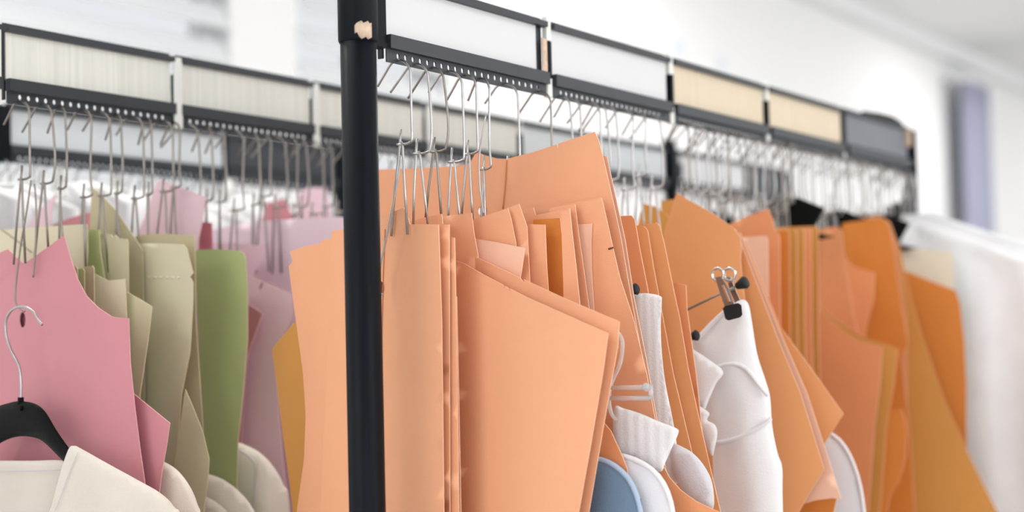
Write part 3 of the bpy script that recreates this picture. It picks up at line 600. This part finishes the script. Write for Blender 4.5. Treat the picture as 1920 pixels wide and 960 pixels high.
# front rack garments
bg = cloth_piece('t_shirt', 'blue jersey top with a pale rounded shoulder under the centre cards', 't-shirt', BLUE, 1, .078, [(1100, 858), (1122, 858), (1150, 870), (1178, 895), (1196, 930), (1206, 975), (1216, 1300), (1080, 1300)], GW.replace('white', 'jersey'), .004)
stroke(bg, 'shoulder_binding', [(1112, 861), (1128, 862), (1152, 873), (1177, 896), (1194, 930), (1203, 975), (1210, 1050)], BLUER, .0026, .001, label='pale blue shoulder edge')
wg = cloth_piece('t_shirt', 'grey-white jersey top whose shoulder curves right of the blue one', 't-shirt', LILAC, 1, .092, [(1130, 848), (1160, 852), (1190, 860), (1222, 878), (1245, 905), (1260, 940), (1268, 990), (1278, 1300), (1110, 1300)], GW.replace('white', 'jersey'), .004)
stroke(wg, 'shoulder_binding', [(1160, 854), (1190, 862), (1221, 880), (1243, 906), (1257, 941), (1265, 990)], WHITE, .0028, .001)
cloth_piece('ribbed_cuff', 'white ribbed cotton cuff folded below the clear plastic hanger', 'cuff', WHITE, 1, .108, [(1152, 764), (1170, 766), (1200, 775), (1235, 790), (1268, 803), (1272, 812), (1262, 835), (1248, 866), (1240, 884), (1222, 878), (1190, 858), (1162, 850), (1150, 820)], GW, .0025, wave=.0005, wl=.009, grid=7)
cl = empty('clear_hanger', Surf(1, .1).px(1160, 738)); tag(cl, 'clear plastic hanger end with two bars above the ribbed cuff', 'hanger')
cs = Surf(1, .100, 0)
mb = MB()
mb.tube(spline([cs.px(x, y) for x, y in [(1160, 625), (1167, 640), (1166, 665), (1160, 690), (1148, 715), (1142, 745), (1146, 775), (1156, 788)]], 5), .0016, 8)
mb.build('frame', CLEAR, cl)
for y in (727, 747):
    mb = MB(); mb.tube([cs.px(1146, y), cs.px(1222, y-1)], .0019, 8); mb.build('bar', CLEAR, cl)
mb = MB(); mb.tube([cs.px(1212, 726, -.003), cs.px(1212, 726, .003)], .0036, 12); mb.tube([cs.px(1220, 722), cs.px(1221, 750)], .0018, 8); mb.build('clip_end', CLEAR, cl)
card('orange card whose scooped lower edge runs under the grey-white sleeve', ORANGE, .120, [(1232, 868), (1243, 873), (1255, 895), (1275, 918), (1305, 940), (1352, 962), (1400, 1120), (1240, 1120), (1225, 900)], curl=.3)
card('narrow orange card edge between the centre cards and the grey-white top', ORANGE, .086, [(1112, 800), (1130, 790), (1145, 808), (1168, 858), (1176, 880), (1190, 1100), (1100, 1100)], curl=.3)
cloth_piece('ribbed_strip', 'tall narrow white ribbed strip hanging beside the tallest card', 'ribbing', WHITE, 1, .185, [(1189, 556), (1195, 551), (1215, 550), (1238, 555), (1241, 566), (1239, 610), (1241, 660), (1248, 720), (1262, 790), (1272, 860), (1272, 905), (1240, 905), (1224, 860), (1212, 750), (1202, 660), (1194, 600)], GW, .0015, grid=6, wave=.0005, wl=.007)
cloth_piece('sleeve', 'grey-white rounded sleeve edge between two slanting orange cards', 'sleeve', LILAC, 1, .175, [(1262, 834), (1280, 838), (1302, 852), (1322, 876), (1336, 908), (1338, 952), (1320, 950), (1290, 930), (1268, 902), (1258, 865)], GW, .003)
cloth_piece('fabric_scrap', 'small folded white scrap with pointed corner left of the clipped cloth', 'fabric', WHITE, 1, .29, [(1290, 650), (1300, 655), (1330, 675), (1356, 697), (1342, 720), (1328, 752), (1318, 770), (1296, 740), (1285, 690)], GW, .002, grid=12)
cloth_piece('fabric_scrap', 'lower folded white scrap stepping down beside the clipped cloth', 'fabric', WHITE, 1, .28, [(1308, 762), (1322, 768), (1330, 776), (1326, 788), (1340, 796), (1345, 812), (1340, 840), (1334, 855), (1318, 820), (1304, 785)], GW, .002, grid=10)
cg = cloth_piece('knit_garment', 'white knitted garment hanging by its corner from the metal clip', 'garment', WHITE, 1, .325, [(1298, 642), (1312, 626), (1335, 602), (1360, 578), (1380, 566), (1394, 562), (1404, 572), (1410, 605), (1420, 665), (1436, 715), (1444, 745), (1448, 800), (1458, 850), (1467, 880), (1468, 960), (1482, 1280), (1345, 1280), (1338, 900), (1328, 800), (1312, 710)], GW, .010, grid=14, wave=.003, wl=.075, ph=1)
stroke(cg, 'hem_band', [(1320, 705), (1345, 688), (1375, 682), (1400, 692), (1420, 718), (1440, 742)], WHITE, .0022, .0105)
stroke(cg, 'hem_band', [(1336, 830), (1370, 825), (1405, 812), (1432, 796), (1446, 784)], WHITE, .0020, .0105)
stroke(cg, 'edge_band', [(1302, 642), (1335, 607), (1362, 582), (1384, 568)], WHITE, .0024, .004)
ch = empty('clip_hanger', Surf(1, .31).px(1355, 550)); tag(ch, 'steel clip hanger with a spring clip and black tips holding the white knit', 'hanger')
ks = Surf(1, .312, 0)
mb = MB(); mb.tube([ks.px(1284, 583), ks.px(1392, 531)], .0011, 8); mb.build('bar', WARMSTEEL, ch)
for a, b in (((1381, 537), (1400, 528)), ):
    mb = MB(); A_, B_ = ks.px(*a), ks.px(*b); mb.tube([A_, A_.lerp(B_, .15), A_.lerp(B_, .8), B_], [.003, .0036, .0062, .0052], 14); mb.build('end_cap', RUBBER, ch)
for cx, dz in ((1346, .004), (1368, -.004)):
    mb = MB(); P = [ks.px(cx+11*math.cos(t*math.pi/8), 515+12*math.sin(t*math.pi/8), dz) for t in range(17)]; mb.tube(P, .0016, 8, cap=False); mb.build('spring_loop', CHROME, ch)
def plate(P, t, m, nm, off):
    mb = MB(); n = len(P); vs = [ks.px(x, y, off+t) for x, y in P] + [ks.px(x, y, off) for x, y in P]
    mb.add(vs, [tuple(range(n)), tuple(range(2*n-1, n-1, -1))] + [(i, (i+1) % n, n+(i+1) % n, n+i) for i in range(n)]); return mb.build(nm, m, ch, bevel=.0004)
plate([(1341, 520), (1352, 518), (1366, 540), (1377, 572), (1360, 578), (1350, 550)], .0016, WARMSTEEL, 'jaw', .004)
plate([(1362, 518), (1370, 518), (1378, 540), (1388, 562), (1378, 568), (1368, 545)], .0016, CHROME, 'jaw', -.006)
plate([(1352, 535), (1357, 534), (1370, 566), (1365, 568)], .0012, CHROME, 'rib', .0056)
plate([(1355, 578), (1360, 573), (1384, 568), (1390, 572), (1392, 590), (1388, 595), (1366, 601), (1360, 598)], .004, RUBBER, 'rubber_grip', .010)
def knob(label, x, y, s):
    sf = Surf(1, s, 0); mb = MB(); A_, B_ = sf.px(x-10, y+3), sf.px(x+6, y-1)
    mb.tube([A_, A_.lerp(B_, .3), A_.lerp(B_, .8), B_], [.003, .0036, .0054, .0036], 14); o = mb.build('hanger_tip', RUBBER, loc=A_); tag(o, label, 'hanger tip', 'black rubber hanger tips')
knob('black round hanger tip above the white ribbed strip', 1190, 542, .186); knob('black rounded hanger tip at the left corner of the clipped white knit', 1303, 629, .30)
# white garments at the far end and in the background
def garment(label, rail, s, w, z0, z1, m, name='garment', group='white garments at the end of the front rack', yaw=0, hanger=True, bulge=.008, off=0.0, slope=.34, black=True):
    sf = Surf(rail, s, yaw, .2, 0, wave=.006, wl=w*.45, ph=1.0)
    P = [(-.035, z0-1.735), (-w*.5, z0-1.735-slope*w*.42), (-w, z0-1.735-slope*w*.95), (-w-.01, z0-1.735-.2), (-w*.95, z1-1.735), (0, z1-1.735), (w*.95, z1-1.735), (w+.01, z0-1.735-.2), (w, z0-1.735-slope*w*.95), (w*.5, z0-1.735-slope*w*.42), (.035, z0-1.735), (0, z0-1.735-.02)]
    pl = [(p.x, p.y) for p in spline([V((x+off, y, 0)) for x, y in P], 3, True)]
    nx, ny = 22, 16; top = []; front = []; back = []
    # clip a grid row by row against the outline
    ys = [z1-1.735+.001 + (z0-z1-.004)*((k/ny)**.8) for k in range(ny+1)]
    rows = []
    for y in ys:
        xs_ = []
        for i in range(len(pl)):
            a, b = pl[i], pl[i-1]
            if (a[1] > y) != (b[1] > y): xs_.append(a[0]+(b[0]-a[0])*(y-a[1])/(b[1]-a[1]))
        if len(xs_) >= 2: rows.append((y, min(xs_), max(xs_)))
    for y, l, r in rows:
        for i in range(nx+1):
            t = i/nx; u = l+(r-l)*t; e = math.sqrt(max(0, 1-(2*t-1)**2)); front.append(sf.uz(u, y, bulge*e+.001)); back.append(sf.uz(u, y, -bulge*e*.6-.001))
    m_ = len(front); fs = []; R = len(rows); c_ = nx+1
    for j in range(R-1):
        for i in range(nx): k = j*c_+i; fs += [(k, k+1, k+1+c_, k+c_), (m_+k, m_+k+c_, m_+k+1+c_, m_+k+1)]
        for i in (0, nx): k = j*c_+i; fs.append((k, k+c_, m_+k+c_, m_+k))
    for i in range(nx):
        k = i; fs.append((k, k+1, m_+k+1, m_+k)); k = (R-1)*c_+i; fs.append((k, k+1, m_+k+1, m_+k))
    mb = MB(); mb.add(front+back, fs, True); o = mb.build(name, m, loc=sf.uz(off, z0-1.735)); tag(o, label, 'garment', group)
    if hanger:
        h = empty('clothes_hanger', sf.uz(off, z0-1.735+.02)); tag(h, '%s hanger, %s' % ('black' if black else 'white', label.replace('garment ', '') if 'blurred' in label else 'inside the ' + label), 'hanger', group.replace('garments', 'hangers'))
        mb = MB(); zz = z0-1.735
        P = [sf.uz(off+u, zz-.006-abs(u)*slope*1.0) for u in (-w*.8, -w*.4, -.03, 0, .03, w*.4, w*.8)]
        mb.tube(P, [.003, .004, .005, .006, .005, .004, .003], 10); mb.tube([sf.uz(off, zz-.008), sf.uz(off, zz+.008), sf.uz(off, zz+.022)], [.010, .008, .004], 10); mb.build('hanger_body', BLACKPL if black else CLIPW, h)
        mb = MB(); gap = -zz-.022
        P = [sf.uz(off, zz+.022), sf.uz(off, zz+.022+gap*.4), sf.uz(off+.010, zz+.022+gap*.72), sf.uz(off+.008, -.004), sf.uz(off-.004, .002), sf.uz(off-.014, -.006), sf.uz(off-.018, -.02)]
        mb.tube(spline(P, 4), .0013, 7); mb.build('hook', STEEL, h)
    return o
WH = cloth('bright_white_cotton', (0.88, 0.885, 0.90))
garment('nearest white shirt at the right edge with a long sloping shoulder', 1, 1.185, .22, 1.655, .95, WH, 'shirt')
garment('white shirt just behind the nearest one at the right edge', 1, 1.215, .215, 1.662, 1.0, WHITE, 'shirt')
garment('rear white shirt of the right-edge group, highest shoulder', 1, 1.25, .23, 1.67, 1.0, WH, 'shirt')
for i in range(7):
    garment('blurred white garment on the rear rail, %s from its left end' % ordn[i], 3, -.20+.095*i, .17, 1.712-.005*(i % 3), .95, WHITE, group='white garments on the rear rail', yaw=random.uniform(-5, 5), black=i == 0, slope=.12, off=random.uniform(-.02, .02))
for i, (x, zc) in enumerate([(1262, 1.70), (1300, 1.665), (1345, 1.70), (1395, 1.69), (1432, 1.67)]):
    s_ = s_of_x(2, x, 1.70); sf = Surf(2, s_, 0); zz = zc-1.735; w = .05
    h = empty('clothes_hanger', sf.uz(0, zz)); tag(h, 'blurred black hanger behind the cream inserts\' hooks, %s from the left on the middle rail' % ordn[i], 'hanger', 'black hangers far down the middle rail')
    pl = [(-w, -.5*w-.004), (-.015, .010), (.015, .010), (w, -.5*w-.004), (w, -.5*w-.016), (0, -.024), (-w, -.5*w-.016)]
    n_ = len(pl); vs = [sf.uz(u, zz+z, .005) for u, z in pl] + [sf.uz(u, zz+z, -.005) for u, z in pl]
    mb = MB(); mb.add(vs, [tuple(range(n_)), tuple(range(2*n_-1, n_-1, -1))] + [(k, (k+1) % n_, n_+(k+1) % n_, n_+k) for k in range(n_)]); mb.build('hanger_body', BLACKPL, h, bevel=.002)
    mb = MB(); mb.tube(spline([sf.uz(0, zz+.01), sf.uz(0, zz*.6), sf.uz(.011, -.016), sf.uz(.004, .001), sf.uz(-.010, -.001), sf.uz(-.017, -.014)], 5), .0013, 7); mb.build('hook', STEEL, h)
for i in range(4):
    garment('blurred white garment far down the middle rail, %s after the thin post' % ordn[i], 2, 1.40+.11*i, .15, 1.66-.008*(i % 2), .95, WHITE, group='white garments far down the middle rail', yaw=random.uniform(-5, 5))

g5 = cloth_piece('sleeve', 'grey-white garment edge right of the folded card corner', 'sleeve', LILAC, 1, .53, [(1535, 815), (1552, 808), (1572, 822), (1592, 850), (1608, 890), (1618, 935), (1626, 1000), (1640, 1280), (1530, 1280), (1520, 900)], GW, .005)
stroke(g5, 'edge_band', [(1556, 812), (1575, 826), (1593, 853), (1608, 892), (1617, 935), (1624, 1000)], WHITE, .0022, .003)
for i, (x, zc) in enumerate([(1474, 1.672), (1560, 1.664), (1640, 1.668), (1712, 1.675)]):
    s_ = s_of_x(1, x, 1.70) if i < 3 else 1.262; sf = Surf(1, s_, 0); zz = zc-1.735; zz -= .018; w = .034
    h = empty('clothes_hanger', sf.uz(0, zz)); tag(h, 'blurred black hanger among the far front rail hooks, %s from the left' % ordn[i], 'hanger', 'black hangers among the far hooks')
    pl = [(-w, -.75*w-.004), (-.05, -.004), (-.015, .012), (.015, .012), (.05, -.004), (w, -.75*w-.004), (w, -.75*w-.016), (.05, -.040), (0, -.028), (-.05, -.040), (-w, -.75*w-.016)]
    n_ = len(pl); vs = [sf.uz(u, zz+z, .005) for u, z in pl] + [sf.uz(u, zz+z, -.005) for u, z in pl]
    mb = MB(); mb.add(vs, [tuple(range(n_)), tuple(range(2*n_-1, n_-1, -1))] + [(k, (k+1) % n_, n_+(k+1) % n_, n_+k) for k in range(n_)]); mb.build('hanger_body', BLACKPL, h, bevel=.002)
    mb = MB(); mb.tube(spline([sf.uz(0, zz+.012), sf.uz(0, zz+.03), sf.uz(.011, -.016), sf.uz(.004, .001), sf.uz(-.010, -.001), sf.uz(-.017, -.014)], 5), .0013, 7); mb.build('hook', STEEL, h)
mb = MB(); P = [rp(1, 1.09+.16*k/8, ZT+.004+.001*math.sin(k*math.pi/8)) for k in range(9)]
mb.tube(P, [.002, .0035, .004, .0055, .006, .0065, .0065, .005, .003], 12)
tag(mb.build('cloth_strip', BLACKPL, loc=P[0]), 'dark rolled cloth strip lying on top of the grey far end of the front rail', 'cloth')

# ---------------------------------------------------------------- by the back wall
def on_wall(x, y, off):                                        # the place on the back wall seen at a picture point
    d = ray(x, y); t = ((B1-off) - C0.dot(NB))/d.dot(NB); return C0 + d*t
A_ = on_wall(1828, 160, .12); zz = A_.z
dr = MB(); n = 30; m = 10; vs = []; a_c = A_.dot(RD); hw = .2
for j in range(m+1):
    z = zz - (zz-.15)*j/m
    for i in range(n+1):
        t = i/n; w = hw*(1+.12*j/m); vs.append(room(a_c-w+2*w*t, B1-.12+.035*math.sin(t*math.pi*9+j*.1), z))
dr.add(vs, [(j*(n+1)+i, j*(n+1)+i+1, (j+1)*(n+1)+i+1, (j+1)*(n+1)+i) for j in range(m) for i in range(n)], True)
dp = dr.build('hanging_fabric', LAV, loc=room(a_c, B1-.12, zz)); tag(dp, 'blurred tall lavender-grey length of fabric hanging on the far wall at right', 'fabric')
sd = dp.modifiers.new('s', 'SOLIDIFY'); sd.thickness = .004
rd_ = MB(); rd_.tube([room(a_c-hw-.05, B1-.12, zz+.01), room(a_c+hw+.05, B1-.12, zz+.01)], .014, 12)
for a in (a_c-hw, a_c+hw): rd_.tube([room(a, B1-.12, zz+.01), room(a, B1, zz+.01)], .008, 8)
rd_.build('hanging_rod', FRAMEM, dp)
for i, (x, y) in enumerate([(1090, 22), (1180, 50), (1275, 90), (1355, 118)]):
    p = on_wall(x, y, .004); mb = MB(); mb.box(p, RD*.035, NB*.003, UP*.03); o = mb.build('wall_shadow_mark', BLUEMARK, loc=p)  # flat slabs added in place of faint bluish shadows on the wall
    tag(o, 'faint pale blue shadow mark high on the white wall, %s from the left' % ordn[i], 'shadow mark', 'shadow marks on the wall')
# unseen ceiling lamps, added to brighten the wall and the rear rows
for i, (a, lb_, pw) in enumerate([(a, b, p) for b, p in ((1.5, 46), (-1.2, 34)) for a in (-1.2, 1.2, 4.4, 7.6, 10.8)]):
    e = empty('fill_ceiling_lamp', room(a, lb_, HC-.06)); tag(e, '%s added unseen ceiling strip lamp of the row %s' % (ordn[i % 5], 'near the wall with the blinds' if i < 5 else 'above the middle of the room'), 'fill lamp', 'added ceiling fill lamps')
    mb = MB(); rbox(mb, a-.6, a+.6, lb_-.08, lb_+.08, HC-.06, HC); mb.build('housing', FRAMEM, e)
    l = area('fill_lamp_light', room(a, lb_, HC-.075), -UP, 1.2, .15, pw, (1, .98, .95))
